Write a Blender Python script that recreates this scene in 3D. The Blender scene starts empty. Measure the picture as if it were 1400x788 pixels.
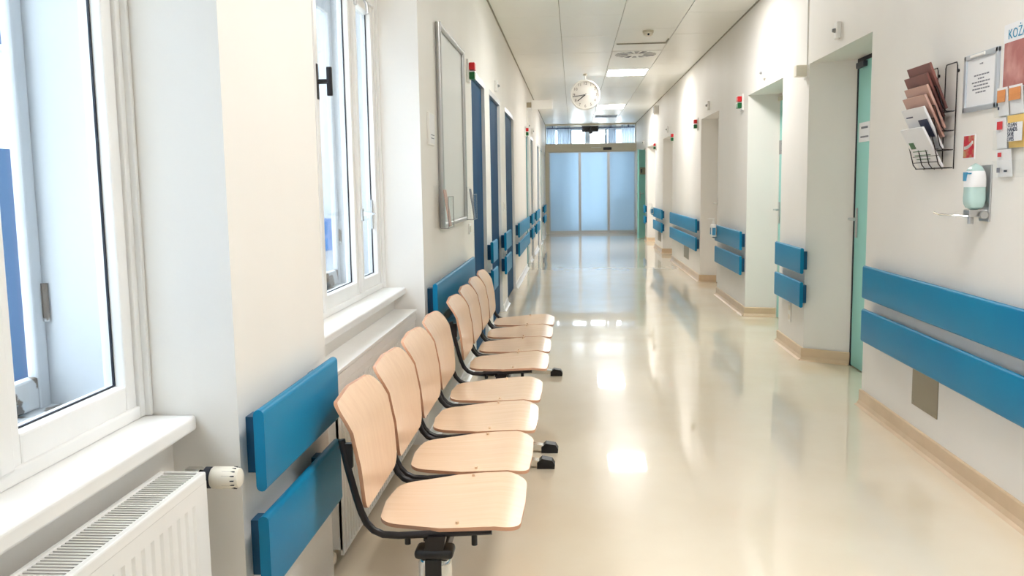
import bpy, bmesh, math, random
from mathutils import Vector, Matrix
random.seed(7)
SC = bpy.context.scene
COL = SC.collection

# ------------------------------------------------------------------ camera
cam_d = bpy.data.cameras.new('camera')
cam = bpy.data.objects.new('camera', cam_d); COL.objects.link(cam)
F, YAW, PITCH, ROLL, CAMH = 1200.0, -0.0710161, -0.1155233, -0.0154321, 1.4
cam_d.sensor_fit = 'HORIZONTAL'; cam_d.sensor_width = 36.0
cam_d.lens = 36.0 * F / 1400.0
cam_d.clip_start = 0.02; cam_d.clip_end = 300
cy, sy, cp, sp = math.cos(YAW), math.sin(YAW), math.cos(PITCH), math.sin(PITCH)
fwd = Vector((sy*cp, cy*cp, sp)); rgt = Vector((cy, -sy, 0)); upv = rgt.cross(fwd)
cr, sr = math.cos(ROLL), math.sin(ROLL)
r2 = cr*rgt + sr*upv; u2 = -sr*rgt + cr*upv
M = Matrix((r2, u2, -fwd)).transposed().to_4x4(); M.translation = (0, 0, CAMH)
cam.matrix_world = M
SC.camera = cam

# ------------------------------------------------------------------ sky, exposure
LAMP_POWER = 9.0
SKY = (0.88, 0.945, 1.0)
SKY_STRENGTH = 2.7
w = bpy.data.worlds.new('sky'); SC.world = w; w.use_nodes = True
bgn = w.node_tree.nodes['Background']
bgn.inputs[0].default_value = (*SKY, 1); bgn.inputs[1].default_value = SKY_STRENGTH
SC.view_settings.view_transform = 'Standard'; SC.view_settings.look = 'None'
SC.view_settings.gamma = 1.0; SC.view_settings.use_curve_mapping = False
SC.view_settings.exposure = 2.05
try:
    SC.cycles.max_bounces = 10; SC.cycles.diffuse_bounces = 6; SC.cycles.transparent_max_bounces = 16
    SC.cycles.sample_clamp_indirect = 8
except Exception: pass

# ------------------------------------------------------------------ materials
def lin(c):
    return tuple((v/12.92 if v <= .04045 else ((v+.055)/1.055)**2.4) for v in c)
def rgb(r, g, b): return lin((r/255, g/255, b/255))
MATS = {}
def mat(name, col, rough=.5, metal=0., spec=.5, coat=0., noise=None, bump=None, emit=None, trans=0., ior=1.45, alpha=1.):
    m = bpy.data.materials.new(name); m.use_nodes = True
    nt = m.node_tree; b = nt.nodes['Principled BSDF']
    b.inputs['Base Color'].default_value = (*col, 1)
    b.inputs['Roughness'].default_value = rough
    b.inputs['Metallic'].default_value = metal
    b.inputs['Specular IOR Level'].default_value = spec
    b.inputs['Coat Weight'].default_value = coat
    b.inputs['Transmission Weight'].default_value = trans
    b.inputs['IOR'].default_value = ior
    if emit:
        b.inputs['Emission Color'].default_value = (*emit[0], 1); b.inputs['Emission Strength'].default_value = emit[1]
    tc = None
    if noise or bump:
        tc = nt.nodes.new('ShaderNodeTexCoord'); mp = nt.nodes.new('ShaderNodeMapping')
        nt.links.new(tc.outputs['Object'], mp.inputs[0])
    if noise:   # (scale xyz, second colour, detail, lo, hi)
        mp.inputs['Scale'].default_value = noise[0]
        n = nt.nodes.new('ShaderNodeTexNoise'); n.inputs['Scale'].default_value = 1.0; n.inputs['Detail'].default_value = noise[2]
        r = nt.nodes.new('ShaderNodeValToRGB')
        r.color_ramp.elements[0].position = noise[3]; r.color_ramp.elements[1].position = noise[4]
        r.color_ramp.elements[0].color = (*col, 1); r.color_ramp.elements[1].color = (*noise[1], 1)
        nt.links.new(mp.outputs[0], n.inputs['Vector']); nt.links.new(n.outputs['Fac'], r.inputs[0])
        nt.links.new(r.outputs[0], b.inputs['Base Color'])
    if bump:    # (scale, strength, distance)
        n2 = nt.nodes.new('ShaderNodeTexNoise'); n2.inputs['Scale'].default_value = bump[0]; n2.inputs['Detail'].default_value = 3
        nt.links.new(tc.outputs['Object'], n2.inputs['Vector'])
        bn = nt.nodes.new('ShaderNodeBump'); bn.inputs['Strength'].default_value = bump[1]; bn.inputs['Distance'].default_value = bump[2]
        nt.links.new(n2.outputs['Fac'], bn.inputs['Height']); nt.links.new(bn.outputs[0], b.inputs['Normal'])
    MATS[name] = m
    return m
def glass_mat(name, tint=(1, 1, 1), gloss=.08, graze=.6):
    m = bpy.data.materials.new(name); m.use_nodes = True; nt = m.node_tree; nt.nodes.clear()
    o = nt.nodes.new('ShaderNodeOutputMaterial'); mx = nt.nodes.new('ShaderNodeMixShader')
    t = nt.nodes.new('ShaderNodeBsdfTransparent'); g = nt.nodes.new('ShaderNodeBsdfGlossy')
    t.inputs[0].default_value = (*tint, 1); g.inputs['Roughness'].default_value = 0.02
    lw = nt.nodes.new('ShaderNodeLayerWeight'); lw.inputs[0].default_value = .5
    pw = nt.nodes.new('ShaderNodeMath'); pw.operation = 'POWER'; pw.inputs[1].default_value = 5
    ml = nt.nodes.new('ShaderNodeMath'); ml.operation = 'MULTIPLY_ADD'; ml.inputs[1].default_value = graze; ml.inputs[2].default_value = gloss*.15
    nt.links.new(lw.outputs['Facing'], pw.inputs[0]); nt.links.new(pw.outputs[0], ml.inputs[0]); nt.links.new(ml.outputs[0], mx.inputs[0]); nt.links.new(t.outputs[0], mx.inputs[1]); nt.links.new(g.outputs[0], mx.inputs[2])
    nt.links.new(mx.outputs[0], o.inputs[0]); MATS[name] = m
    return m
def frosted_mat(name, col, clear=0.):
    m = bpy.data.materials.new(name); m.use_nodes = True; nt = m.node_tree; nt.nodes.clear()
    N = nt.nodes.new; o = N('ShaderNodeOutputMaterial')
    t = N('ShaderNodeBsdfTranslucent'); d = N('ShaderNodeBsdfDiffuse'); g = N('ShaderNodeBsdfGlossy'); r = N('ShaderNodeBsdfGlass')
    for n in (t, d, r): n.inputs[0].default_value = (*col, 1)
    g.inputs['Roughness'].default_value = .25; r.inputs['Roughness'].default_value = .5; r.inputs['IOR'].default_value = 1.25
    def mixs(f, a, b):
        x = N('ShaderNodeMixShader'); x.inputs[0].default_value = f
        nt.links.new(a.outputs[0], x.inputs[1]); nt.links.new(b.outputs[0], x.inputs[2]); return x
    x = mixs(.22, t, d)
    if clear: x = mixs(clear, x, r)
    x = mixs(.05, x, g)
    nt.links.new(x.outputs[0], o.inputs[0]); MATS[name] = m
    return m
W_ = rgb(240, 237, 232)
wall_m = mat('wall paint', W_, .55, spec=.35, noise=((1.3, 1.3, .8), rgb(236, 232, 226), 3, .35, .7), bump=(60, .05, .004))
trim_m = mat('white gloss paint', rgb(242, 241, 239), .28, noise=((6, 6, 2), rgb(238, 237, 234), 3, .45, .75))
old_m = mat('weathered white paint', rgb(206, 208, 210), .45, noise=((9, 9, 14), rgb(112, 98, 86), 5, .50, .53), bump=(30, .3, .004))
box_m = mat('window box paint', rgb(204, 207, 210), .5, noise=((3, 3, 1.5), rgb(196, 200, 205), 2, .4, .7))
ceil_m = mat('ceiling panel lacquer', rgb(244, 243, 237), .32, spec=.45, noise=((2, .6, 1), rgb(239, 238, 231), 2, .3, .7))
joint_m = mat('ceiling joint shadow line', rgb(168, 162, 148), .7)
floor_m = mat('cream linoleum', rgb(243, 230, 208), .22, spec=.15, coat=.85, noise=((2.2, 2.2, 2.2), rgb(237, 221, 195), 6, .3, .75), bump=(9, .006, .02))
floor_m.node_tree.nodes['Principled BSDF'].inputs['Coat Roughness'].default_value = .03
_n = floor_m.node_tree; _n.links.new([n for n in _n.nodes if n.type == 'BUMP'][0].outputs[0], _n.nodes['Principled BSDF'].inputs['Coat Normal'])
skirt_m = mat('beige coved skirting', rgb(222, 196, 165), .3, noise=((5, 5, 5), rgb(212, 186, 152), 4, .35, .7))
blue_m = mat('blue laminate', rgb(6, 130, 174), .38, spec=.3, noise=((1.2, 1.2, 1.2), rgb(4, 122, 168), 2, .4, .65))
bluedge_m = mat('blue edge band', rgb(14, 82, 122), .35)
ldoor_m = mat('dark blue door lacquer', rgb(0, 60, 100), .55, spec=.1, noise=((3, 3, 1.5), rgb(4, 76, 114), 4, .4, .7))
teal_m = mat('turquoise door lacquer', rgb(152, 218, 211), .35, noise=((2, 2, 1), rgb(145, 213, 205), 3, .4, .7))
dteal_m = mat('dark turquoise door lacquer', rgb(28, 128, 140), .5, spec=.15)
wood_m = mat('beech veneer', rgb(242, 210, 178), .27, spec=.5, coat=.15, noise=((2.2, 55, 2.2), rgb(234, 199, 165), 4, .3, .75))
woodv_m = mat('beech veneer upright', rgb(239, 204, 172), .3, spec=.5, coat=.1, noise=((30, 55, 2.0), rgb(230, 192, 159), 4, .3, .75))
ply_m = mat('plywood edge', rgb(212, 160, 128), .5)
black_m = mat('black powder coat', rgb(30, 24, 26), .35)
rubber_m = mat('black plastic', rgb(26, 24, 26), .4)
chrome_m = mat('chrome', rgb(225, 225, 222), .12, metal=1.)
alu_m = mat('brushed aluminium', rgb(196, 196, 196), .3, metal=.9)
steel_m = mat('steel plate', rgb(165, 156, 136), .42, metal=.6)
white_m = mat('white plastic', rgb(240, 239, 235), .35)
cream_m = mat('cream plastic', rgb(234, 226, 210), .4)
beige_m = mat('beige metal', rgb(214, 205, 184), .4)
grey_m = mat('grey plastic', rgb(150, 150, 150), .45)
dark_m = mat('dark gasket', rgb(36, 40, 52), .6)
darkgrey_m = mat('dark grey housing', rgb(58, 62, 74), .5)
rail_m = mat('blue grey rail', rgb(56, 74, 112), .4)
red_m = mat('red lamp cover', rgb(214, 32, 40), .3)
green_m = mat('green lamp cover', rgb(22, 104, 54), .3)
paper_m = mat('white paper', rgb(238, 238, 240), .6)
board_m = mat('white board surface', rgb(226, 228, 226), .45)
greyt_m = mat('grey print', rgb(128, 130, 140), .7)
lgrey_m = mat('pale clock print', rgb(112, 104, 96), .7)
dial_m = mat('clock dial', rgb(222, 219, 212), .6)
cyan_m = mat('cyan print', rgb(40, 140, 180), .6)
brown_m = mat('brown red print', rgb(140, 92, 84), .4, noise=((7, 7, 7), rgb(70, 42, 42), 1, .4, .65))
pink_m = mat('skin toned print', rgb(204, 166, 152), .4, noise=((7, 7, 7), rgb(160, 112, 102), 1, .45, .7))
poster_m = mat('dusty red print', rgb(168, 98, 94), .45, noise=((9, 9, 9), rgb(206, 150, 142), 3, .45, .75))
orange_m = mat('orange print', rgb(222, 146, 84), .5)
yellow_m = mat('yellow print', rgb(240, 202, 120), .5)
redp_m = mat('red print', rgb(206, 52, 62), .5)
navy_m = mat('navy print', rgb(54, 62, 92), .5)
bluep_m = mat('blue print', rgb(70, 150, 190), .5, noise=((16, 16, 16), rgb(120, 110, 130), 2, .45, .7))
card_m = mat('red ochre print', rgb(200, 40, 60), .45, noise=((22, 22, 22), rgb(190, 150, 110), 2, .45, .6))
gel_m = mat('mint green gel', rgb(206, 236, 232), .25, trans=.25)
clear_m = glass_mat('clear acrylic', (.995, 1, 1), .1, .12)
pane_m = glass_mat('window pane', (.95, .97, .98), .3)
opane_m = glass_mat('outer window pane', (.90, .93, .95), .3)
frost_m = frosted_mat('frosted glass', (.58, .70, .80), .38)
curtain_m = frosted_mat('thin curtain cloth', (.50, .58, .66))
lamp_m = mat('lamp diffuser', (1, 1, 1), .4, emit=((1.0, .985, .965), LAMP_POWER))
facade_m = mat('facade render', rgb(170, 174, 182), .9, spec=.1, noise=((.7, .7, .7), rgb(150, 158, 170), 4, .35, .7))
fwin_m = mat('facade window glass', rgb(44, 64, 92), .7, spec=.05)
fblue_m = mat('blue sign panel', rgb(30, 84, 140), .7, spec=.1)
ground_m = mat('asphalt', rgb(150, 150, 152), .9)

# ------------------------------------------------------------------ mesh helpers (world coordinates)
class B:
    def __init__(s): s.bm = bmesh.new()
    def box(s, x0, x1, y0, y1, z0, z1, bev=0., seg=2):
        b = bmesh.new()
        x0, x1 = sorted((x0, x1)); y0, y1 = sorted((y0, y1)); z0, z1 = sorted((z0, z1))
        v = [b.verts.new(p) for p in ((x0,y0,z0),(x1,y0,z0),(x1,y1,z0),(x0,y1,z0),(x0,y0,z1),(x1,y0,z1),(x1,y1,z1),(x0,y1,z1))]
        for f in ((3,2,1,0),(4,5,6,7),(0,1,5,4),(1,2,6,5),(2,3,7,6),(3,0,4,7)): b.faces.new([v[i] for i in f])
        if bev > 0:
            bmesh.ops.bevel(b, geom=b.edges[:], offset=min(bev, .49*min(x1-x0, y1-y0, z1-z0)), segments=seg, affect='EDGES', profile=.5)
        s.merge(b); return s
    def merge(s, b, mtx=None):
        me = bpy.data.meshes.new('t'); b.to_mesh(me); b.free()
        if mtx is not None: me.transform(mtx)
        s.bm.from_mesh(me); bpy.data.meshes.remove(me)
    def prism(s, pts, a0, a1, axis='z'):
        """closed polygon pts (2D) extruded along axis"""
        def P(p, a):
            return {'z': (p[0], p[1], a), 'y': (p[0], a, p[1]), 'x': (a, p[0], p[1])}[axis]
        lo = [s.bm.verts.new(P(p, a0)) for p in pts]; hi = [s.bm.verts.new(P(p, a1)) for p in pts]
        n = len(pts)
        fs = [s.bm.faces.new(lo), s.bm.faces.new(hi)]
        for i in range(n): fs.append(s.bm.faces.new((lo[i], lo[(i+1) % n], hi[(i+1) % n], hi[i])))
        bmesh.ops.recalc_face_normals(s.bm, faces=fs)
        return s
    def cyl(s, p0, p1, r, seg=16, r1=None, caps=True):
        p0, p1 = Vector(p0), Vector(p1); d = p1-p0
        b = bmesh.new()
        bmesh.ops.create_cone(b, cap_ends=caps, segments=seg, radius1=r, radius2=r if r1 is None else r1, depth=d.length)
        q = d.to_track_quat('Z', 'Y').to_matrix().to_4x4(); q.translation = (p0+p1)/2
        s.merge(b, q); return s
    def tube(s, pts, r, seg=8, closed=False):
        pts = [Vector(p) for p in pts]; n = len(pts); rings = []
        for i, p in enumerate(pts):
            if closed: t = (pts[(i+1) % n]-pts[i-1])
            else: t = pts[min(i+1, n-1)]-pts[max(i-1, 0)]
            t.normalize(); a = t.orthogonal() if abs(t.y) > .9 else t.cross(Vector((0, 1, 0)))
            a.normalize(); c = t.cross(a)
            rings.append([s.bm.verts.new(p+r*(math.cos(2*math.pi*k/seg)*a+math.sin(2*math.pi*k/seg)*c)) for k in range(seg)])
        m = n if closed else n-1
        for i in range(m):
            A, C = rings[i], rings[(i+1) % n]
            for k in range(seg): s.bm.faces.new((A[k], A[(k+1) % seg], C[(k+1) % seg], C[k]))
        if not closed:
            s.bm.faces.new(rings[0][::-1]); s.bm.faces.new(rings[-1])
        return s
    def lathe(s, prof, mtx, seg=32):
        """prof [(r,h)] around local z"""
        rings = []
        for r, h in prof:
            rings.append([s.bm.verts.new(mtx @ Vector((r*math.cos(2*math.pi*k/seg), r*math.sin(2*math.pi*k/seg), h))) for k in range(seg)])
        for A, C in zip(rings, rings[1:]):
            for k in range(seg): s.bm.faces.new((A[k], A[(k+1) % seg], C[(k+1) % seg], C[k]))
        s.bm.faces.new(rings[0][::-1]); s.bm.faces.new(rings[-1])
        return s
    def rot(s, mtx):
        s.bm.transform(mtx); return s

def gloc(o):
    v = Vector((0, 0, 0))
    while o: v += o.location; o = o.parent
    return v
def obj(name, b, m, parent=None, smooth=False, **props):
    bm = b.bm if isinstance(b, B) else b
    bmesh.ops.recalc_face_normals(bm, faces=bm.faces[:])
    if parent is not None: org = gloc(parent)
    else:
        xs = [v.co for v in bm.verts]
        org = Vector(((min(v.x for v in xs)+max(v.x for v in xs))/2, (min(v.y for v in xs)+max(v.y for v in xs))/2, min(v.z for v in xs)))
    bm.transform(Matrix.Translation(-org))
    me = bpy.data.meshes.new(name); bm.to_mesh(me); bm.free()
    ms = m if isinstance(m, (list, tuple)) else [m]
    for x in ms: me.materials.append(x)
    if smooth:
        for p in me.polygons: p.use_smooth = True
        try: me.set_sharp_from_angle(angle=math.radians(38))
        except Exception: pass
    o = bpy.data.objects.new(name, me); COL.objects.link(o)
    if parent is not None: o.parent = parent
    else: o.location = org
    for k, v in props.items(): o[k] = v
    return o
def inst(src, name, parent, delta):
    o = src.copy(); o.name = name; COL.objects.link(o); o.parent = parent; o.location = src.location + Vector(delta)
    return o
def tag(o, label=None, cat=None, group=None, kind=None):
    if label: o['label'] = label
    if cat: o['category'] = cat
    if group: o['group'] = group
    if kind: o['kind'] = kind
    return o
def thing(name, loc, label, cat, group=None, kind=None):
    o = bpy.data.objects.new(name, None); COL.objects.link(o); o.location = loc; o.empty_display_size = .1
    return tag(o, label, cat, group, kind)
def copy_tree(o, parent=None, loc=None):
    c = o.copy(); COL.objects.link(c)
    if parent is not None: c.parent = parent
    if loc is not None: c.location = loc
    for ch in list(o.children): copy_tree(ch, c)
    return c
def text(name, body, size, origin, xdir, ydir, m, parent, align='CENTER', depth=.0004):
    cu = bpy.data.curves.new('txt', 'FONT'); cu.body = body; cu.size = size; cu.align_x = align; cu.align_y = 'CENTER'
    cu.extrude = depth; cu.resolution_u = 3
    t = bpy.data.objects.new('txt', cu)
    me = bpy.data.meshes.new_from_object(t)
    bpy.data.objects.remove(t); bpy.data.curves.remove(cu)
    X, Y = Vector(xdir), Vector(ydir); Z = X.cross(Y)
    T = Matrix((X, Y, Z)).transposed().to_4x4(); T.translation = Vector(origin) - gloc(parent)
    me.transform(T); me.name = name; me.materials.clear(); me.materials.append(m)
    o = bpy.data.objects.new(name, me); COL.objects.link(o); o.parent = parent
    return o
def arc(c, r, a0, a1, n, f):
    return [f(c[0]+r*math.cos(math.radians(a0+(a1-a0)*i/n)), c[1]+r*math.sin(math.radians(a0+(a1-a0)*i/n))) for i in range(n+1)]

# ------------------------------------------------------------------ room shell
XL, XR, ZC, Y0, Y1 = -.80, 1.80, 3.14, -3.0, 25.6
def structure(name, b, m, label, cat, **k):
    return tag(obj(name, b, m, **k), label, cat, kind='structure')
structure('floor', B().box(-3, 4.2, Y0-.2, 31.2, -.1, 0), floor_m, 'glossy cream linoleum floor running the length of the corridor', 'floor')

NI = [(-2.465, -.605), (.13, 1.99), (2.73, 4.63)]             # window niches
LD = [(7.0, 8.08), (8.52, 9.75), (10.45, 11.95), (15.02, 16.0), (16.78, 17.65), (19.68, 20.9), (21.68, 22.85), (24.4, 25.4)]  # left doors
SUBX, NTOP, SILL = -.965, 2.86, .87
b = B()
edges = [Y0] + [v for n in NI for v in n] + [LD[0][0]]
for i in range(0, len(edges), 2): b.box(-1.284, XL, edges[i], edges[i+1], 0, ZC+.1)
for a, c in NI:
    b.box(-1.284, SUBX, a, c, 0, SILL-.036); b.box(-1.284, XL, a, c, NTOP, ZC+.1)
d2 = [LD[0][0]] + [v for n in LD for v in n][1:] + [Y1]
ys = [v for n in LD for v in n]
for i in range(len(LD)):
    nxt = LD[i+1][0] if i+1 < len(LD) else Y1
    b.box(-1.1, XL, LD[i][1], nxt, 0, ZC+.1)
    b.box(-1.1, XL, LD[i][0], LD[i][1], 2.33, ZC+.1)
    b.box(-1.1, XL-.09, LD[i][0], LD[i][1], 0, 2.34)
structure('wall_left', b, wall_m, 'white plastered left wall with window niches and piers', 'wall')

NR = [(5.55, 6.97, 2.10, .2), (7.82, 9.33, 2.10, .09), (11.15, 12.67, 2.02, .08), (16.25, 17.95, 2.02, .1), (19.65, 21.72, 2.02, .12), (22.3, 23.75, 2.10, .1)]
b = B()
prev, psp, pdp = Y0, 0, 2.1
for i, (a, c, dp, s) in enumerate(NR):
    b.prism([(XR, prev), (XR, a), (dp+.02, a+.05), (2.3, a+.05), (2.3, prev-psp), (pdp+.02, prev-psp)], 0, ZC+.1); pdp = dp
    b.prism([(XR, a), (XR, c), (dp+.02, c-s), (dp+.02, a+.05)], 2.29, ZC+.1)
    b.box(dp+.02, 2.3, a-.1, c+.1, 2.28, ZC)
    b.box(dp+.05, 2.3, a-.1, c+.1, 0, 2.29)
    prev, psp = c, s
b.prism([(XR, prev), (XR, Y1), (2.1, Y1), (2.1, prev-psp)], 0, ZC+.1)
structure('wall_right', b, wall_m, 'white plastered right wall with a row of deep door niches', 'wall')
structure('wall_back', B().box(-1.4, 2.4, Y0-.2, Y0, 0, ZC+.1), wall_m, 'white end wall behind the viewpoint', 'wall')

# skirting along the right wall with niche returns, and left wall
b = B()
def skirt(b, p, q, nx, ny, h=.098, t=.012):
    """coved skirting from p to q in plan, normal (nx,ny) into the room"""
    p, q, n = Vector((*p, 0)), Vector((*q, 0)), Vector((nx, ny, 0)).normalized()
    prof = [(0, h), (t*.6, h), (t, h-.006), (t, .03), (t+.012, .010), (t+.03, .001), (0, .001)]
    A = [b.bm.verts.new(p+n*u+Vector((0, 0, z))) for u, z in prof]; C = [b.bm.verts.new(q+n*u+Vector((0, 0, z))) for u, z in prof]
    for k in range(len(prof)):
        k2 = (k+1) % len(prof); b.bm.faces.new((A[k], A[k2], C[k2], C[k]))
    b.bm.faces.new(A[::-1]); b.bm.faces.new(C)
prev = Y0
for a, c, dp, s in NR:
    skirt(b, (XR, prev), (XR, a+.012), -1, 0); skirt(b, (XR-.012, c), (dp, c-s), -s, -(dp-XR)); prev = c-.012
skirt(b, (XR, prev), (XR, Y1), -1, 0)
structure('baseboard_right', b, skirt_m, 'beige coved skirting along the right wall and its niches', 'skirting')
b = B()
skirt(b, (XL, NI[1][1]), (XL, NI[2][0]), 1, 0, .07); skirt(b, (XL, NI[2][1]), (XL, LD[0][0]), 1, 0, .07)
for i in range(len(LD)): skirt(b, (XL, LD[i][1]), (XL, LD[i+1][0] if i+1 < len(LD) else Y1), 1, 0, .07)
structure('baseboard_left', b, trim_m, 'low white skirting along the left wall', 'skirting')

# ceiling with separate panels
ceil = structure('ceiling', B().box(-.82, 1.82, Y0, Y1, ZC+.012, ZC+.1), joint_m, 'suspended ceiling of pale lacquered rectangular panels', 'ceiling')
SX = [-.80+.012, -.128, .52, 1.175, 1.80-.012]
LAMPS = [(1.9, 2.7), (7.8, 8.6), (13.7, 14.52), (19.6, 20.7)]
VENT = (11.85, 12.5); SLOT = (22.5, 23.3)
ref = {}
def panel(i, y0, y1):
    obj('ceiling_panel', B().box(SX[i]+.003, SX[i+1]-.003, y0+.003, y1-.003, ZC, ZC+.016, .002, 1), ceil_m, ceil)
JY = [9.35+1.3*k for k in range(-9, 13)]
for i in (0, 1, 3):
    ys_ = [Y0] + [y for y in JY if Y0 < y < Y1] + [Y1]
    for a, c in zip(ys_, ys_[1:]): panel(i, a, c)
cuts = sorted(LAMPS + [VENT, SLOT])
cur = Y0
for a, c in cuts + [(Y1, Y1)]:
    n = max(1, round((a-cur)/1.6)); st = (a-cur)/n
    if a - cur > .05:
        for k in range(n): panel(2, cur+k*st, cur+(k+1)*st)
    cur = c
obj('access_edge', B().box(.55, 1.165, 11.24, 11.262, ZC-.012, ZC+.002), joint_m, ceil); obj('access_edge', B().box(1.15, 1.165, 10.95, 11.24, ZC-.012, ZC+.002), joint_m, ceil)
structure('trim_1', B().box(XL, XL+.012, Y0, Y1, ZC-.004, ZC+.016), joint_m, 'thin shadow line trim where left wall meets ceiling', 'trim')  # both strips put the junction's shade into a darker colour
structure('trim_2', B().box(XR-.012, XR, Y0, Y1, ZC-.004, ZC+.016), joint_m, 'thin shadow line trim where right wall meets ceiling', 'trim')

# ceiling lamps
LAB = {0: 'ceiling lamp panel just ahead of the viewpoint, above the frame', 1: 'ceiling lamp panel above the second door niche, just above the frame',  # first panel is unseen, set by lamp spacing, added to brighten the near end
       2: 'nearer glowing white lamp panel beyond the round ceiling vent', 3: 'farther glowing white lamp panel beyond the hanging clock'}
for k, (a, c) in enumerate(LAMPS):
    t = thing('ceiling_lamp', (.8475, (a+c)/2, ZC), LAB[k], 'lamp', 'recessed lamp panels in the ceiling')
    f = B(); x0, x1 = SX[2], SX[3]
    for q in ((x0+.004, x1-.004, a+.004, a+.03), (x0+.004, x1-.004, c-.03, c-.004), (x0+.004, x0+.03, a+.03, c-.03), (x1-.03, x1-.004, a+.03, c-.03)):
        f.box(*q, ZC-.004, ZC+.016)
    obj('frame', f, white_m, t)
    obj('diffuser', B().box(x0+.03, x1-.03, a+.03, c-.03, ZC-.002, ZC+.012, .004, 1), lamp_m, t)
# swirl vent
vy, vx = sum(VENT)/2, .8475
t = thing('ceiling_vent', (vx, vy, ZC), 'square swirl ceiling vent with round dark slots near the smoke detector', 'vent')
obj('plate', B().box(SX[2]+.004, SX[3]-.004, VENT[0]+.004, VENT[1]-.004, ZC-.006, ZC+.014, .003, 1), white_m, t)
sl = None
for k in range(16):
    a = 2*math.pi*k/16
    q = B(); r0, r1 = .11, .275
    d = Vector((math.cos(a), math.sin(a), 0)); n = Vector((-d.y, d.x, 0)); c0 = Vector((vx, vy, ZC-.0075))
    P = [c0+d*r0-n*.012, c0+d*r0+n*.012, c0+d*r1+n*.034, c0+d*r1-n*.034]
    lo = [q.bm.verts.new(p) for p in P]; hi = [q.bm.verts.new(p+Vector((0, 0, .003))) for p in P]
    q.bm.faces.new(lo); q.bm.faces.new(hi)
    for j in range(4): q.bm.faces.new((lo[j], lo[(j+1) % 4], hi[(j+1) % 4], hi[j]))
    obj('slot', q, darkgrey_m if k % 4 == 1 else grey_m, t)
obj('hub', B().cyl((vx, vy, ZC-.012), (vx, vy, ZC), .10, 28), white_m, t)
# access flap edge: the deeper panel edge before the vent
t = thing('smoke_detector', (.864, 10.37, ZC), 'round cream smoke detector on the ceiling before the vent', 'detector')
obj('base', B().cyl((.864, 10.37, ZC), (.864, 10.37, ZC-.025), .062, 28), beige_m, t)
obj('sensor_head', B().lathe([(.05, -.025), (.055, -.03), (.05, -.05), (.03, -.062), (.005, -.064)], Matrix.Translation((.864, 10.37, ZC)), 28), cream_m, t, smooth=True)
obj('led', B().cyl((.864, 10.31, ZC-.05), (.864, 10.318, ZC-.05), .012, 10), dark_m, t)
t = thing('ceiling_slot', (.8475, sum(SLOT)/2, ZC), 'narrow dark slot outlet in the ceiling near the sliding doors', 'vent')
obj('frame', B().box(SX[2]+.004, SX[3]-.004, SLOT[0], SLOT[1], ZC-.004, ZC+.014), white_m, t)
obj('opening', B().box(SX[2]+.05, SX[3]-.05, SLOT[0]+.05, SLOT[1]-.05, ZC-.006, ZC), darkgrey_m, t)

# ------------------------------------------------------------------ windows (box windows in the left niches)
def window(name, a, c, bounds, label, glass_x=-1.055):
    t = thing(name, (-1.05, (a+c)/2, SILL), label, 'window', kind='structure')
    zb, zt = SILL, NTOP
    f = B()   # outer fixed frame
    f.box(-1.085, -1.02, a, a+.035, zb, zt, .004); f.box(-1.085, -1.02, c-.035, c, zb, zt, .004)
    f.box(-1.085, -1.02, a+.035, c-.035, zb, zb+.03, .004); f.box(-1.085, -1.02, a+.035, c-.035, zt-.04, zt, .004)
    f.box(-1.03, -1.006, c-.014, c, zb, zt, .003)     # cover bead against the reveal
    f.box(-1.075, -1.015, a+.035, c-.035, 2.32, 2.40, .004)
    for y in bounds: f.box(-1.085, -1.012, y-.022, y+.022, zb+.03, zt-.04, .004)
    obj('frame', f, trim_m, t)
    ed = [a+.035] + [v for y in bounds for v in (y-.02, y+.02)] + [c-.035]
    for i in range(0, len(ed), 2):
        p, q = ed[i], ed[i+1]
        for z0, z1 in ((zb+.025, 2.325), (2.395, zt-.035)):
            s = B(); wdt, bot = .045, .062
            s.box(-1.082, -1.028, p, p+wdt, z0, z1, .005); s.box(-1.082, -1.028, q-wdt, q, z0, z1, .005)
            s.box(-1.082, -1.028, p+wdt, q-wdt, z0, z0+bot, .005); s.box(-1.082, -1.028, p+wdt, q-wdt, z1-.045, z1, .005)
            cs = obj('casement', s, trim_m, t)
            obj('pane', B().box(-1.062, -1.058, p+wdt-.005, q-wdt+.005, z0+bot-.005, z1-.04), pane_m, cs)
            g = B(); gw = .004
            g.box(-1.058, -1.053, q-wdt-gw, q-wdt, z0+bot, z1-.045); g.box(-1.058, -1.053, p+wdt, q-wdt, z0+bot, z0+bot+.003)
            obj('gasket', g, dark_m, cs)
    # window box between the two layers
    bx = B()
    bx.box(-1.284, -1.084, c-.012, c-.001, zb, zt); bx.box(-1.284, -1.084, a+.001, a+.012, zb, zt)
    obj('box_sill', B().box(-1.30, -1.084, a+.012, c-.012, zb-.005, zb+.028), old_m, t)
    bx.box(-1.284, -1.084, a, c, zt-.012, zt-.001)
    obj('box_lining', bx, box_m, t)
    o = B(); ox0, ox1 = -1.278, -1.25
    ob = [a+.01, (a+c)/2, c-.012]
    for i in range(2):
        p, q = ob[i], ob[i+1]
        o.box(ox0, ox1, p, p+.046, zb+.012, zt-.012, .006); o.box(ox0, ox1, q-.046, q, zb+.012, zt-.012, .006)
        o.box(ox0, ox1, p+.046, q-.046, 2.30, 2.38, .006); o.box(ox0, ox1, p+.046, q-.046, zt-.08, zt-.012, .006)
    oc = obj('outer_casement', o, box_m, t)
    for i in range(2):
        p, q = ob[i], ob[i+1]
        obj('pane', B().box(-1.266, -1.262, p+.041, q-.041, zb+.10, zt-.07), opane_m, oc)
        obj('bottom_rail', B().box(ox0, ox1, p+.046, q-.046, zb+.03, zb+.105, .006), old_m, oc)
    h = obj('hinge', B().cyl((ox1+.006, c-.018, 1.10), (ox1+.006, c-.018, 1.19), .008, 8), old_m, t)
    return t
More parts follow.
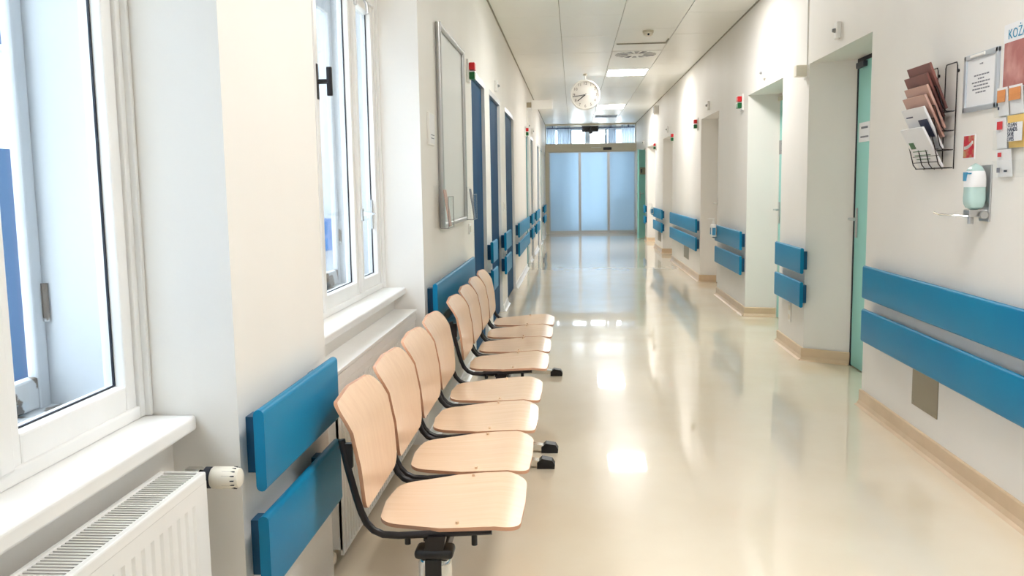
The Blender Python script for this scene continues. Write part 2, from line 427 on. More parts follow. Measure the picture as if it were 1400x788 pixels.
w1 = window('window_1', NI[1][0], NI[1][1], [.60, 1.03, 1.455], 'tall white box window at far left with weathered outer casement')
w2 = window('window_2', NI[2][0], NI[2][1], [3.06, 3.50, 4.155], 'tall white box window beyond the first pier, with black T handle')
window('window_5', NI[0][0], NI[0][1], [-2.0, -1.57, -1.14], 'tall white box window behind the viewpoint')  # unseen window, added to let more daylight into the near end
# handles on window 2
hd = obj('handle', B().box(-1.014, -1.008, 3.488, 3.512, 1.755, 1.895, .003).cyl((-1.010, 3.50, 1.825), (-.968, 3.50, 1.825), .010, 12)
         .box(-.974, -.952, 3.492, 3.508, 1.768, 1.882, .004), black_m, w2, smooth=True, label='black T-shaped window handle')
hl = obj('latch', B().box(-1.014, -1.002, 4.142, 4.168, 1.245, 1.305, .003).prism([(-1.002, 1.268), (-.945, 1.276), (-.945, 1.282), (-1.002, 1.292)], 4.148, 4.162, 'y'), alu_m, w2, label='pale metal window lever')
hl2 = obj('latch', B().box(-1.014, -1.002, 4.142, 4.168, 2.25, 2.31, .003).tube([(-1.002, 4.155, 2.29), (-.972, 4.155, 2.285), (-.955, 4.155, 2.26), (-.95, 4.155, 2.21)], .008), alu_m, w2, label='pale metal window lever')
obj('hinge', B().box(-1.052, -1.046, 4.525, 4.545, 1.19, 1.34), alu_m, w2)
# sills
for k, (a, c) in enumerate(NI):
    structure(['trim_7', 'trim_3', 'trim_4'][k], B().box(-1.03, -.90, a+.001, c-.004, SILL-.036, SILL, .007, 3), trim_m, ['white painted sill under the window behind the viewpoint', 'white painted sill under the far left window', 'white painted sill under the window with black handle'][k], 'window sill')

# ------------------------------------------------------------------ radiators
def ribbed_front(x, y0, y1, z0, z1, pitch=.0385, d=.005, mg=.035):
    q = B(); pts = [(x-.012, y0), (x, y0)]
    y = y0+.03
    while y+pitch < y1-.01:
        pts += [(x, y), (x-d, y+.006), (x-d, y+.014), (x, y+.020)]; y += pitch
    pts += [(x, y1), (x-.012, y1)]
    q.prism(pts, z0+mg, z1-mg)
    q.box(x-.012, x, y0, y1, z0, z0+mg, 0); q.box(x-.012, x, y0, y1, z1-mg, z1, 0)
    return q
def radiator(y0, y1, xb, xf, z0, z1, label, grille=True, d=.005, mg=.035):
    t = thing('radiator', ((xb+xf)/2, (y0+y1)/2, z0), label, 'radiator')
    obj('front_panel', ribbed_front(xf, y0, y1, z0, z1-.022, d=d, mg=mg), trim_m, t)
    obj('back_panel', ribbed_front(xb+.012, y0, y1, z0, z1-.022), trim_m, t)
    for y in (y0, y1-.004):
        obj('side_panel', B().box(xb+.004, xf-.002, y, y+.004, z0+.02, z1-.004, .001, 1), trim_m, t)
    if grille:
        e = B().box(xf-.016, xf+.001, y0, y1, z1-.026, z1, .004).box(xb-.001, xb+.012, y0, y1, z1-.026, z1, .004)
        e.box(xb+.012, xf-.016, y1-.010, y1, z1-.02, z1, .002, 1).box(xb+.012, xf-.016, y0, y0+.010, z1-.02, z1, .002, 1)
        obj('top_frame', e, trim_m, t)
        n = int((y1-y0-.03)/.0125); s0 = None
        for k in range(n):
            y = y1-.018-k*.0125
            if s0 is None: s0 = obj('grille_slat', B().box(xb+.012, xf-.016, y-.006, y, z1-.018, z1-.003), trim_m, t)
            else: inst(s0, 'grille_slat', t, (0, -.0125*k, 0))
        obj('convector', B().box(xb+.014, xf-.018, y0+.01, y1-.01, z0+.03, z1-.06), grey_m, t)
    # wall bracket, touching wall
    obj('wall_bracket', B().box(SUBX, xb+.01, y0+.15, y0+.18, z0+.08, z1-.08).box(SUBX, xb+.01, y1-.18, y1-.15, z0+.08, z1-.08), trim_m, t)
    return t
ra = radiator(.42, 1.88, -.945, -.838, .14, .767, 'white panel radiator with slatted top under the far left window')
vp = B().cyl((-.893, 1.875, .735), (-.893, 1.93, .735), .012, 12).box(-.91, -.868, 1.914, 1.946, .712, .758, .006)
va = obj('valve', vp, chrome_m, ra)
kn = B().lathe([(.023, 0), (.026, .004), (.026, .05), (.022, .066), (.012, .072)], Matrix.Translation((-.845, 1.93, .735)) @ Matrix.Rotation(math.pi/2, 4, 'Y'), 28)
kb = obj('thermostat_knob', kn, cream_m, va, smooth=True)
rg = B().lathe([(.022, 0), (.025, .002), (.025, .014), (.022, .016)], Matrix.Translation((-.862, 1.93, .735)) @ Matrix.Rotation(math.pi/2, 4, 'Y'), 24)
obj('valve_ring', rg, dark_m, va)
gr = B()
for k in range(14):
    a = 2*math.pi*k/14
    gr.box(-.815, -.785, 1.93+.0245*math.cos(a)-.0012, 1.93+.0245*math.cos(a)+.0012, .735+.0245*math.sin(a)-.0012, .735+.0245*math.sin(a)+.0012)
obj('knob_groove', gr, dark_m, va)
rb = radiator(3.02, 4.57, -.945, -.845, .07, .70, 'white ribbed radiator behind the nearest bench', True, .011, .01)
pv = B().cyl((-.895, 2.955, .085), (-.895, 3.03, .085), .013, 12).cyl((-.86, 2.955, .085), (-.915, 2.955, .085), .022, 18).cyl((-.895, 2.955, 0), (-.895, 2.955, .08), .009, 10)
obj('pipe_valve', pv, chrome_m, rb, smooth=True)
# cover shelf above radiator 2
t = thing('radiator_shelf', (-.905, 3.67, .70), 'white boxed shelf board covering the radiator behind the nearest bench', 'shelf')
obj('top_board', B().box(-.964, -.842, 2.735, 4.595, .738, .756, .003), trim_m, t)
obj('front_lip', B().box(-.852, -.842, 2.735, 4.595, .70, .738, .002), trim_m, t)
obj('edge_strip', B().box(-.843, -.836, 2.735, 4.595, .744, .757, .002), trim_m, t)

# ------------------------------------------------------------------ wall guards (paired blue boards)
def stadium(x0, x1, z0, z1, n=6):
    r = (x1-x0)/2; cx = (x0+x1)/2
    return [(cx+r*math.cos(math.pi*k/n), z1-r+r*math.sin(math.pi*k/n)) for k in range(n+1)] + [(cx-r*math.cos(math.pi*k/n), z0+r-r*math.sin(math.pi*k/n)) for k in range(n+1)]
def guard(side, y0, y1, label, ztop=.893):
    wx = XL if side < 0 else XR
    sg = 1 if side < 0 else -1
    xf = wx+sg*.064; xb = wx+sg*.038
    t = thing('wall_guard', (wx, (y0+y1)/2, ztop-.47), label, 'wall guard', 'paired blue wall guard boards')
    for z1 in (ztop, ztop-.262):
        bd = obj('guard_board', B().prism(stadium(min(xf, xb), max(xf, xb), z1-.2, z1), y0, y1, 'y'), blue_m, t, smooth=True)
        ln = y1-y0; k = min(.05, ln*.15)
        for yy in (y0+k, y1-k-.05):
            obj('spacer', B().box(wx, xb+sg*.002, yy, yy+.05, z1-.17, z1-.03), bluedge_m, t)
    return t
guard(-1, 1.985, 2.64, 'paired blue wall guard boards on the near left pier, beside the nearest bench', .882)
guard(-1, 4.67, 6.5, 'paired blue wall guard boards on left wall behind the far bench', .882)
guard(-1, 8.02, 8.5, 'short blue wall guard between first and second left doors')
guard(-1, 9.62, 10.42, 'short blue wall guard between second and third left doors')
guard(-1, 12.05, 14.9, 'long blue wall guard on left wall beyond the third dark blue door')
guard(-1, 15.95, 16.76, 'short blue wall guard just beyond the turquoise left door')
guard(-1, 17.75, 19.55, 'blue wall guard on the left wall, second from the sliding doors')
guard(-1, 22.75, 24.3, 'blue wall guard on the left wall, closest to the sliding doors')
guard(1, -1.2, 5.40, 'long blue wall guard boards in the right foreground under the leaflets')
guard(1, 6.86, 7.72, 'blue wall guard on the pier between first and second right niches')
guard(1, 9.35, 10.98, 'blue wall guard with soap dispenser, between second and third right niches')
guard(1, 12.72, 16.1, 'longest distant blue wall guard on right wall, beyond the third niche')
guard(1, 17.6, 19.45, 'blue wall guard on the right wall between fourth and fifth niches')
guard(1, 21.74, 22.15, 'smallest blue wall guard on the right, in front of open turquoise door')

# ------------------------------------------------------------------ doors
dn = 0
def lever(b, x, y, z, sx, sy):
    """lever handle projecting from plane x in direction sx, grip toward sy along Y"""
    b.cyl((x, y, z), (x+sx*.05, y, z), .010, 12)
    b.tube([(x+sx*.05, y-sy*.008, z), (x+sx*.05, y+sy*.06, z), (x+sx*.048, y+sy*.115, z)], .010, 10)
    return b
names = ['first', 'second', 'third', 'fourth', 'fifth']
for i, (a, c, dp, s) in enumerate(NR[:5]):
    dn += 1
    t = thing('door_%d' % dn, (dp, (a+c)/2, 0), 'door set deep in the %s niche of the right wall' % names[i], 'door', kind='structure')
    m = teal_m if i < 2 else white_m
    y0, y1 = a+.1, c-s-.01
    obj('frame', B().box(dp-.004, dp+.05, y1-.012, y1+.012, 0, 2.29).box(dp-.004, dp+.05, y0-.03, y0, 0, 2.29).box(dp-.004, dp+.05, y0, y1-.012, 2.262, 2.29), dark_m if i == 0 else wall_m, t)
    lf = obj('leaf', B().box(dp, dp+.04, y0, y1-.012, .008, 2.262, .002, 1), m, t)
    hb = B().box(dp-.008, dp, y1-.085, y1-.045, .98, 1.20, .004)
    hd = obj('handle_plate', hb, alu_m if i < 2 else white_m, t)
    obj('lever', lever(B(), dp-.006, y1-.065, 1.12, -1, -1), alu_m if i < 2 else white_m, hd, smooth=True)
    if i < 2:
        sg = obj('door_sign', B().box(dp-.006, dp, y1-.30, y1-.07 if i == 0 else y1-.02, 1.68, 1.82), paper_m if i == 0 else grey_m, t)
        obj('print', B().box(dp-.0075, dp-.006, y1-.26, y1-.12, 1.775, 1.79).box(dp-.0075, dp-.006, y1-.28, y1-.11, 1.71, 1.722), greyt_m, sg)
        obj('closer', B().box(dp-.03, dp, y1-.20, y1-.03, 2.215, 2.255, .004), darkgrey_m if i == 0 else beige_m, t)
# sixth: turquoise leaf standing ajar into the corridor
dn += 1
t = thing('door_%d' % dn, (2.1, 23.5, 0), 'turquoise door standing ajar beside the frosted sliding doors', 'door', kind='structure')
hinge, tip = Vector((2.10, 23.55, 0)), Vector((1.655, 22.78, 0))
d = tip-hinge; L = d.length; ang = math.atan2(d.y, d.x)
T = Matrix.Translation(hinge) @ Matrix.Rotation(ang, 4, 'Z')
obj('leaf', B().box(0, L, -.02, .02, .008, 2.28, .002, 1).rot(T), teal_m, t)
# face towards the viewer is local +y (left of direction hinge->tip)
sgn = 1 if (Matrix.Rotation(ang, 3, 'Z') @ Vector((0, 1, 0))).y < 0 else -1
hp = obj('handle_plate', B().box(L-.085, L-.045, sgn*.02, sgn*.028, 1.0, 1.22).rot(T), alu_m, t)
hb = B().cyl((L-.065, sgn*.02, 1.16), (L-.065, sgn*.07, 1.16), .010).tube([(L-.06, sgn*.07, 1.16), (L-.18, sgn*.07, 1.16)], .010)
hb.cyl((L-.065, -sgn*.02, 1.16), (L-.065, -sgn*.07, 1.16), .010).tube([(L-.06, -sgn*.07, 1.16), (L-.18, -sgn*.07, 1.16)], .010)
obj('lever', hb.rot(T), alu_m, hp)
ds = obj('door_sign', B().box(L-.40, L-.05, sgn*.02, sgn*.026, 1.65, 1.83).rot(T), steel_m, t)
obj('print', B().box(L-.18, L-.09, sgn*.026, sgn*.028, 1.69, 1.79).rot(T), darkgrey_m, ds)
obj('frame', B().box(2.09, 2.15, 22.42, 22.45, 0, 2.29).box(2.09, 2.15, 23.60, 23.63, 0, 2.29), wall_m, t)
# left doors, nearly flush
lab = ['nearest dark blue door on the left wall, beside the signal lamp', 'second dark blue door on the left wall', 'third dark blue door on the left wall, before the projecting sign',
       'turquoise blue door on the left under the distant red lamp', 'dark blue left door just beyond the turquoise one', 'dark blue left door, third from the sliding doors', 'bluish turquoise left door, second from the sliding doors', 'dark blue left door closest to the sliding doors']
for i, (a, c) in enumerate(LD):
    dn += 1
    t = thing('door_%d' % dn, (XL, (a+c)/2, 0), lab[i], 'door', kind='structure')
    rx = XL-.028
    fr = obj('frame', B().box(XL-.06, XL+.003, a, a+.02, 0, 2.33).box(XL-.06, XL+.003, c-.02, c, 0, 2.33), trim_m, t)
    obj('head', B().box(XL-.06, XL+.003, a+.02, c-.02, 2.28, 2.33), alu_m, fr)
    obj('leaf', B().box(rx-.04, rx, a+.02, c-.02, .008, 2.28, .002, 1), dteal_m if i in (3, 6) else ldoor_m, t)
# ------------------------------------------------------------------ sliding door wall at the far end
dn += 1
YE = Y1
t = thing('door_%d' % dn, (.56, YE, 0), 'frosted glass sliding doors of three panels at the corridor end', 'door', kind='structure')
PX = [-.70, .19, 1.016, 1.79]
for k in range(3):
    yy = YE+(.06 if k == 1 else 0)
    x0, x1 = PX[k], PX[k+1]
    f = B().box(x0, x0+.035, yy, yy+.04, .03, 2.36).box(x1-.035, x1, yy, yy+.04, .03, 2.36).box(x0+.035, x1-.035, yy, yy+.04, .03, .085).box(x0+.035, x1-.035, yy, yy+.04, 2.33, 2.36)
    fo = obj('door_panel', f, alu_m, t)
    obj('pane', B().box(x0+.03, x1-.03, yy+.016, yy+.024, .08, 2.335), frost_m, fo)
obj('threshold', B().box(-.8, 1.8, YE-.02, YE+.14, .0, .03), alu_m, t)
obj('header', B().box(-.8, 1.8, YE-.09, YE+.14, 2.35, 2.565, .006), beige_m, t)
obj('door_sensor', B().box(.86, 1.10, YE-.125, YE-.09, 2.39, 2.465, .012), black_m, t)
obj('side_post', B().box(-.8, -.70, YE-.06, YE+.1, 0, 2.35), beige_m, t)
obj('status_plate', B().box(.52, .80, YE-.094, YE-.09, 2.455, 2.475), white_m, t)
wn = thing('window_3', (.5, YE, 2.565), 'clear glass transom above the frosted sliding doors', 'window', kind='structure')
obj('frame', B().box(-.8, 1.8, YE, YE+.06, 2.565, 2.59).box(-.8, 1.8, YE, YE+.06, 3.10, 3.16).box(-.8, -.765, YE, YE+.06, 2.59, 3.10).box(1.765, 1.8, YE, YE+.06, 2.59, 3.10), alu_m, wn)
obj('pane', B().box(-.77, 1.77, YE+.028, YE+.032, 2.585, 3.105), clear_m, wn)
structure('trim_5', B().box(-.8, 1.8, YE-.06, YE, 3.10, ZC), beige_m, 'grey edge profile where ceiling ends above the transom', 'trim')
# things behind the transom
t = thing('ceiling_rail', (.55, 25.95, 3.03), 'thin blue grey rail seen through the transom', 'rail')
obj('bar', B().box(-1.0, 2.0, 25.92, 25.97, 3.035, 3.065), rail_m, t)
obj('hanger', B().box(-.6, -.58, 25.93, 25.96, 3.06, 3.42).box(1.6, 1.62, 25.93, 25.96, 3.06, 3.42), rail_m, t)
t = thing('rail_motor', (.52, 25.9, 2.9), 'dark boxy motor unit hanging from the rail behind the transom', 'motor')
obj('housing', B().box(.26, .74, 25.84, 25.96, 2.93, 3.10, .012), darkgrey_m, t)
obj('cover', B().box(.30, .50, 25.825, 25.84, 2.95, 3.06, .005), black_m, t)
obj('cover', B().box(.53, .70, 25.825, 25.84, 2.97, 3.08, .005), black_m, t)
obj('cable_arm', B().box(.70, 1.12, 25.90, 25.93, 3.085, 3.105), darkgrey_m, t)
obj('gearbox', B().cyl((.52, 25.83, 2.93), (.52, 25.92, 2.93), .06, 16), darkgrey_m, t)

# room beyond the sliding doors
YF = 28.4
b = B()
b.box(-2.6, -2.4, YE+.16, YF, 0, 3.42); b.box(3.2, 3.4, YE+.16, YF, 0, 3.42)
b.box(-2.6, -1.1, YF, YF+.3, 0, 3.42); b.box(2.35, 3.4, YF, YF+.3, 0, 3.42); b.box(-1.1, -.09, YF, YF+.3, 0, .95); b.box(1.09, 2.35, YF, YF+.3, 0, .95); b.box(-.09, 1.09, YF, YF+.3, 0, .05); b.box(-1.1, 2.35, YF, YF+.3, 3.24, 3.42)
b.box(-2.6, -.8, YE, YE+.16, 0, 3.42); b.box(1.8, 3.4, YE, YE+.16, 0, 3.42); b.box(-.8, 1.8, YE, YE+.16, 3.15, 3.42)
structure('wall_far', b, wall_m, 'pale walls of the room beyond the sliding doors', 'wall')
structure('trim_6', B().box(-2.6, 3.4, YE, YF+.3, 3.42, 3.55), ceil_m, 'plain ceiling of the room beyond the sliding doors', 'ceiling')
wn = thing('window_4', (.7, YF+.1, .45), 'bright window at the end of the room beyond', 'window', kind='structure')
f = B()
for x0, x1 in ((-1.1, -1.0), (-.09, -.03), (.385, .55), (1.01, 1.09), (2.25, 2.35)): f.box(x0, x1, YF+.08, YF+.16, .05 if -.2 < x0 < 1.05 else .95, 3.24)
f.box(-1.1, -.09, YF+.09, YF+.15, .95, 1.02).box(1.09, 2.35, YF+.09, YF+.15, .95, 1.02).box(-.09, 1.09, YF+.09, YF+.15, .05, .15).box(-1.1, 2.35, YF+.09, YF+.15, 3.14, 3.24)
obj('frame', f, mat('window frame in far room', rgb(176, 190, 206), .5), wn)
obj('pane', B().box(-1.05, 2.3, YF+.115, YF+.12, .1, 3.19), pane_m, wn)
def curtain(x0, x1, y, z0, z1, label):
    q = B(); n = 60; top, bot = [], []
    for k in range(n+1):
        x = x0+(x1-x0)*k/n; yy = y+.03*math.sin(k*1.05)+.015*math.sin(k*.37)
        top.append(q.bm.verts.new((x, yy, z1))); bot.append(q.bm.verts.new((x, yy, z0)))
    for k in range(n): q.bm.faces.new((bot[k], bot[k+1], top[k+1], top[k]))
    bmesh.ops.solidify(q.bm, geom=q.bm.faces[:], thickness=.003)
    return tag(obj('curtain', q, curtain_m, smooth=True), label, 'curtain')
curtain(-1.05, -.55, YF-.08, .2, 3.27, 'leftmost blue grey curtain seen through the transom')
curtain(-.50, -.08, YF-.08, .2, 3.27, 'blue grey curtain left of the bright window opening')
curtain(1.11, 1.37, YF-.08, .2, 3.27, 'narrow blue grey curtain right of the bright window opening')
curtain(1.52, 2.3, YF-.08, .2, 3.27, 'rightmost wide blue grey curtain seen through the transom')

# ------------------------------------------------------------------ benches
def seat_mesh(cx, cyy):
    """plywood seat: rounded trapezoid, shallow dish, waterfall front. x forward"""
    hw_b, hw_f = .180, .238
    out = []
    def corner(x, y, r, a0, a1, n=7):
        return [(x+r*math.cos(math.radians(a0+(a1-a0)*k/n)), y+r*math.sin(math.radians(a0+(a1-a0)*k/n))) for k in range(n+1)]
    xb_, xf_ = -.218, .205
    out += corner(xb_+.09, -hw_b+.075, .085, 190, 255)
    out += [(-.02, -.232), (.06, -.2375)]
    out += corner(xf_-.075, -hw_f+.075, .075, 275, 360)
    out += [(xf_+.004, 0)]
    out += corner(xf_-.075, hw_f-.075, .075, 0, 85)
    out += [(.06, .2375), (-.02, .232)]
    out += corner(xb_+.09, hw_b-.075, .085, 105, 170)
    out += [(xb_-.004, 0)]
    def z(x, y):
        u = x+.205 if x > -.205 else 0.
        s = .438+.028*min(1, max(0, u/.33)) if u < .33 else .466
        s = .440+.020*(max(0, min(1, u/.34)))**1.5 - .006*math.cos(min(1, abs(y)/.22)*math.pi/2)*math.sin(min(1, u/.36)*math.pi)
        if u > .315: s -= .80*(u-.315)**1.6
        return s
    q = bmesh.new(); R = 8
    def layer(dz):
        rings = []
        for k in range(R, 0, -1):
            f = k/R
            rings.append([q.verts.new((cx+x*f, cyy+y*f, z(x*f, y*f)+dz)) for x, y in out])
        return rings, q.verts.new((cx, cyy, z(0, 0)+dz))
    n = len(out)
    T, tc = layer(0); Bt, bc = layer(-.011)
    for rings, c, fl in ((T, tc, 0), (Bt, bc, 1)):
        for A, C in zip(rings, rings[1:]):
            for k in range(n): q.faces.new((A[k], A[(k+1) % n], C[(k+1) % n], C[k]))
        for k in range(n): q.faces.new((rings[-1][k], rings[-1][(k+1) % n], c))
    side = []
    for k in range(n): side.append(q.faces.new((T[0][k], T[0][(k+1) % n], Bt[0][(k+1) % n], Bt[0][k])))
    for f in side: f.material_index = 1
    return q
def back_mesh(cx, cyy):
    hw = .226; z0, z1 = .486, .800
    out = []
    def corner(y, zz, r, a0, a1, n=6):
        return [(y+r*math.cos(math.radians(a0+(a1-a0)*k/n)), zz+r*math.sin(math.radians(a0+(a1-a0)*k/n))) for k in range(n+1)]
    out += corner(-hw+.055, z0+.05, .05, 180, 262); out += corner(hw-.055, z0+.05, .05, 278, 360)
    out += [(hw+.002, .62), (hw+.004, .72)]
    out += corner(hw-.048, z1-.052, .050, 0, 85); out += [(0, z1+.004)]; out += corner(-hw+.048, z1-.052, .050, 95, 180)
    out += [(-hw-.004, .72), (-hw-.002, .62)]
    def X(y, zz):
        u = (zz-z0)/(z1-z0)
        x = -.012 - .045*u + .010*math.sin(u*math.pi)
        if u > .70: x -= .22*(u-.70)**1.5
        return cx + x - .012*(1-(y/hw)**2)*.9
    q = bmesh.new(); R = 9; zc = (z0+z1)/2; n = len(out)
    def layer(dx):
        rings = []
        for k in range(R, 0, -1):
            f = k/R
            rings.append([q.verts.new((X(y*f, zc+(zz-zc)*f)+dx, cyy+y*f, zc+(zz-zc)*f)) for y, zz in out])
        return rings, q.verts.new((X(0, zc)+dx, cyy, zc))
    T, tc = layer(0); Bt, bc = layer(-.011)
    for rings, c in ((T, tc), (Bt, bc)):
        for A, C in zip(rings, rings[1:]):
            for k in range(n): q.faces.new((A[k], A[(k+1) % n], C[(k+1) % n], C[k]))
        for k in range(n): q.faces.new((rings[-1][k], rings[-1][(k+1) % n], c))
    for k in range(n):
        f = q.faces.new((T[0][k], T[0][(k+1) % n], Bt[0][(k+1) % n], Bt[0][k])); f.material_index = 1
    return q
PITCH_S = .489
def bench(y0, dx, label):
    """four seats starting at y0; x positions measured for the first bench"""
    t = thing('beam_bench', (-.40+dx, y0+2*PITCH_S, 0), label, 'bench', 'four-seat beam benches along the left wall')
    L = PITCH_S*4
    obj('beam', B().box(-.43+dx, -.37+dx, y0+.02, y0+L-.02, .335, .375, .004), black_m, t)
    for k in range(4):
        yc = y0+PITCH_S*(k+.5)
        seat = obj('seat', seat_mesh(-.362+dx, yc), [wood_m, ply_m], t, smooth=True)
        bk = obj('backrest', back_mesh(-.578+dx, yc), [woodv_m, ply_m], t, smooth=True)
        for s in (-1, 1):
            bt = obj('bolt', B().cyl((-.335+dx, yc+s*.205, .446), (-.335+dx, yc+s*.205, .4588), .005, 10), wood_m, seat)
        fr = B()
        for s in (-1, 1):
            y = yc+s*.222
            pts = [(-.655, y, .70), (-.640, y, .62), (-.618, y, .53), (-.606, y, .49), (-.592, y, .458), (-.572, y, .436), (-.545, y, .424), (-.50, y, .4215), (-.40, y, .428), (-.235, y, .438)]
            fr.tube([(p[0]+dx, p[1], p[2]) for p in pts], .0105, 10)
            fr.box(-.645+dx, -.625+dx, y-.008, y+.008, .62, .69)
        fr.box(-.43+dx, -.37+dx, yc-.222, yc+.222, .405, .42).box(-.425+dx, -.375+dx, yc-.23, yc-.19, .37, .415)
        fr.box(-.425+dx, -.375+dx, yc+.19, yc+.23, .37, .415)
        obj('seat_frame', fr, black_m, t, smooth=True)
        for s in (-1, 1):
            for xx in (-.475, -.285): obj('knob', B().cyl((xx+dx, yc+s*.222, .428 if xx > -.3 else .418), (xx+dx, yc+s*.222, .397), .0085, 10), rubber_m, t)
    for k, y in enumerate((y0+.035, y0+L-.035)):
        lg = obj('leg', B().box(-.447+dx, -.353+dx, y-.028, y+.028, .03, .362, .022, 4), chrome_m, t, smooth=True)
        obj('insert_strip', B().box(-.425+dx, -.378+dx, y-.0305, y+.0305, .03, .358, .002, 1), rubber_m, lg)
        obj('cap', B().box(-.455+dx, -.345+dx, y-.036, y+.036, .358, .386, .012, 4), rubber_m, lg, smooth=True)
        ft = B().prism([(-.68, .012), (-.12, .012), (-.12, .03), (-.20, .042), (-.345, .062), (-.455, .062), (-.60, .042), (-.68, .03)], y-.024, y+.024, 'y')
        ft.rot(Matrix.Translation((dx, 0, 0)))
        fo = obj('foot', ft, chrome_m, lg)
        for s, x in ((1, -.115), (-1, -.685)):
            pr = [(x-s*.075, .0), (x+s*.012, .0), (x+s*.014, .02), (x, .043), (x-s*.05, .052), (x-s*.075, .03)]
            obj('foot_cap', B().prism(pr, y-.030, y+.030, 'y').rot(Matrix.Translation((dx, 0, 0))), rubber_m, lg)
        obj('bracket', B().prism([(-.43, .37), (-.375, .37), (-.365, .425), (-.415, .425)], y-.03, y+.02, 'y').rot(Matrix.Translation((dx, 0, 0))), black_m, t)
    return t
b1 = bench(2.338, 0, 'nearest beech plywood bench of four seats beside the radiators')
b2 = copy_tree(b1, None, (-.40+.012, 4.485+2*PITCH_S, 0))
b2['label'] = 'farther beech plywood bench of four seats, beyond the first bench'

# ------------------------------------------------------------------ left wall fittings
t = thing('noticeboard', (XL, 5.78, 1.17), 'empty white noticeboard in an aluminium tube frame on left wall', 'noticeboard')
obj('panel', B().box(XL, XL+.012, 5.22, 6.34, 1.175, 2.345), board_m, t)
fr = B(); r = .017
for y in (5.22, 6.34): fr.cyl((XL+.02, y, 1.16), (XL+.02, y, 2.36), r, 14)
for z in (1.175, 2.345): fr.cyl((XL+.02, 5.22, z), (XL+.02, 6.34, z), r, 14)
obj('frame', fr, alu_m, t, smooth=True)
def holder(y0, y1, z0, z1, label, hback):
    t = thing('leaflet_holder', (XL, (y0+y1)/2, z0), label, 'leaflet holder')
    x0 = XL+.037
    obj('back_plate', B().box(XL+.001, x0+.003, y0, y1, z0, hback, .001, 1), clear_m, t)
    obj('pocket', B().box(x0+.045, x0+.048, y0, y1, z0, z1).box(x0, x0+.048, y0, y0+.003, z0, z1).box(x0, x0+.048, y1-.003, y1, z0, z1).box(x0, x0+.048, y0, y1, z0, z0+.003), clear_m, t)
    e = B()
    for p, q in (((x0+.047, y0, z0), (x0+.047, y0, z1)), ((x0+.047, y1, z0), (x0+.047, y1, z1)), ((x0+.047, y0, z0), (x0+.047, y1, z0)), ((x0+.047, y0, z1), (x0+.047, y1, z1)), ((x0, y0, z0), (x0, y0, hback)), ((x0, y0, z0), (x0+.047, y0, z0))):
        e.cyl(p, q, .0022, 6)
    obj('edge', e, grey_m, t)
    return t
holder(5.02, 5.24, 1.165, 1.345, 'clear acrylic leaflet holder at the near corner of noticeboard', 1.41)
holder(6.30, 6.52, 1.165, 1.345, 'clear acrylic leaflet holder at the far corner of noticeboard', 1.40)
def leaflet(name, pts, th, m, label, group=None):
    """leaflet given 4 corner points (quad) thickened along its normal"""
    q = B(); P = [Vector(p) for p in pts]; n = (P[1]-P[0]).cross(P[3]-P[0]).normalized()*th
    lo = [q.bm.verts.new(p) for p in P]; hi = [q.bm.verts.new(p+n) for p in P]
    q.bm.faces.new(lo); q.bm.faces.new(hi)
    for j in range(4): q.bm.faces.new((lo[j], lo[(j+1) % 4], hi[(j+1) % 4], hi[j]))
    return tag(obj(name, q, m), label, 'leaflet', group)
def hleaf(y, lab_, m):
    leaflet('leaflet', [(XL+.078, y-.05, 1.172), (XL+.078, y+.05, 1.172), (XL+.048, y+.05, 1.385), (XL+.048, y-.05, 1.385)], .004, m, lab_)
hleaf(5.12, 'brownish leaflet in the acrylic holder at near noticeboard corner', pink_m)
hleaf(6.40, 'grey leaflet in the acrylic holder at far noticeboard corner', greyt_m)
t = thing('wall_notice', (XL, 4.95, 1.635), 'small white framed notice on left wall before the noticeboard', 'notice')
obj('frame', B().box(XL, XL+.012, 4.85, 5.05, 1.635, 1.815, .002, 1), white_m, t)
obj('sheet', B().box(XL+.012, XL+.014, 4.875, 5.035, 1.645, 1.805), paper_m, t)
obj('print', B().box(XL+.014, XL+.015, 4.90, 5.01, 1.69, 1.694).box(XL+.014, XL+.015, 4.90, 5.00, 1.672, 1.676), greyt_m, t)
tag(obj('light_switch', B().box(XL, XL+.012, 6.66, 6.74, 1.07, 1.15, .003)), '', '') if False else None
t = thing('light_switch', (XL, 6.72, 1.08), 'white light switch on left wall below the far leaflet holder', 'switch')
obj('plate', B().box(XL, XL+.010, 6.66, 6.78, 1.04, 1.12, .003), white_m, t)
obj('rocker', B().box(XL+.010, XL+.016, 6.68, 6.76, 1.055, 1.105, .003), cream_m, t)
t = thing('light_switch', (XL, 10.1, 1.1), 'white light switch on left wall between second and third doors', 'switch')
obj('plate', B().box(XL, XL+.010, 10.05, 10.15, 1.12, 1.22, .003), white_m, t)
obj('rocker', B().box(XL+.010, XL+.016, 10.065, 10.135, 1.135, 1.205, .003), cream_m, t)

def signal(side, y, z, label):
    wx = XL if side < 0 else XR; s = 1 if side < 0 else -1
    t = thing('signal_lamp', (wx, y, z-.08), label, 'signal lamp', 'red and green signal lamps beside the doors')
    obj('back_plate', B().box(wx, wx+s*.018, y-.06, y+.06, z-.085, z+.085, .003), white_m, t)
    obj('red_cover', B().box(wx+s*.018, wx+s*.062, y-.045, y+.045, z+.006, z+.062, .006), red_m, t)
    obj('green_cover', B().box(wx+s*.018, wx+s*.062, y-.045, y+.045, z-.062, z-.006, .006), green_m, t)
signal(-1, 6.80, 2.275, 'red and green signal lamp beside the nearest dark blue door')
signal(-1, 14.86, 2.30, 'distant red and green signal lamp above the turquoise left door')
signal(1, 9.62, 2.245, 'red and green signal lamp nearest on the right wall')
signal(1, 13.0, 2.25, 'second nearest red and green signal lamp on the right wall')
signal(1, 16.0, 2.22, 'red and green signal lamp beside the fourth right niche')
signal(1, 19.4, 2.21, 'farthest red and green signal lamp on the right wall')
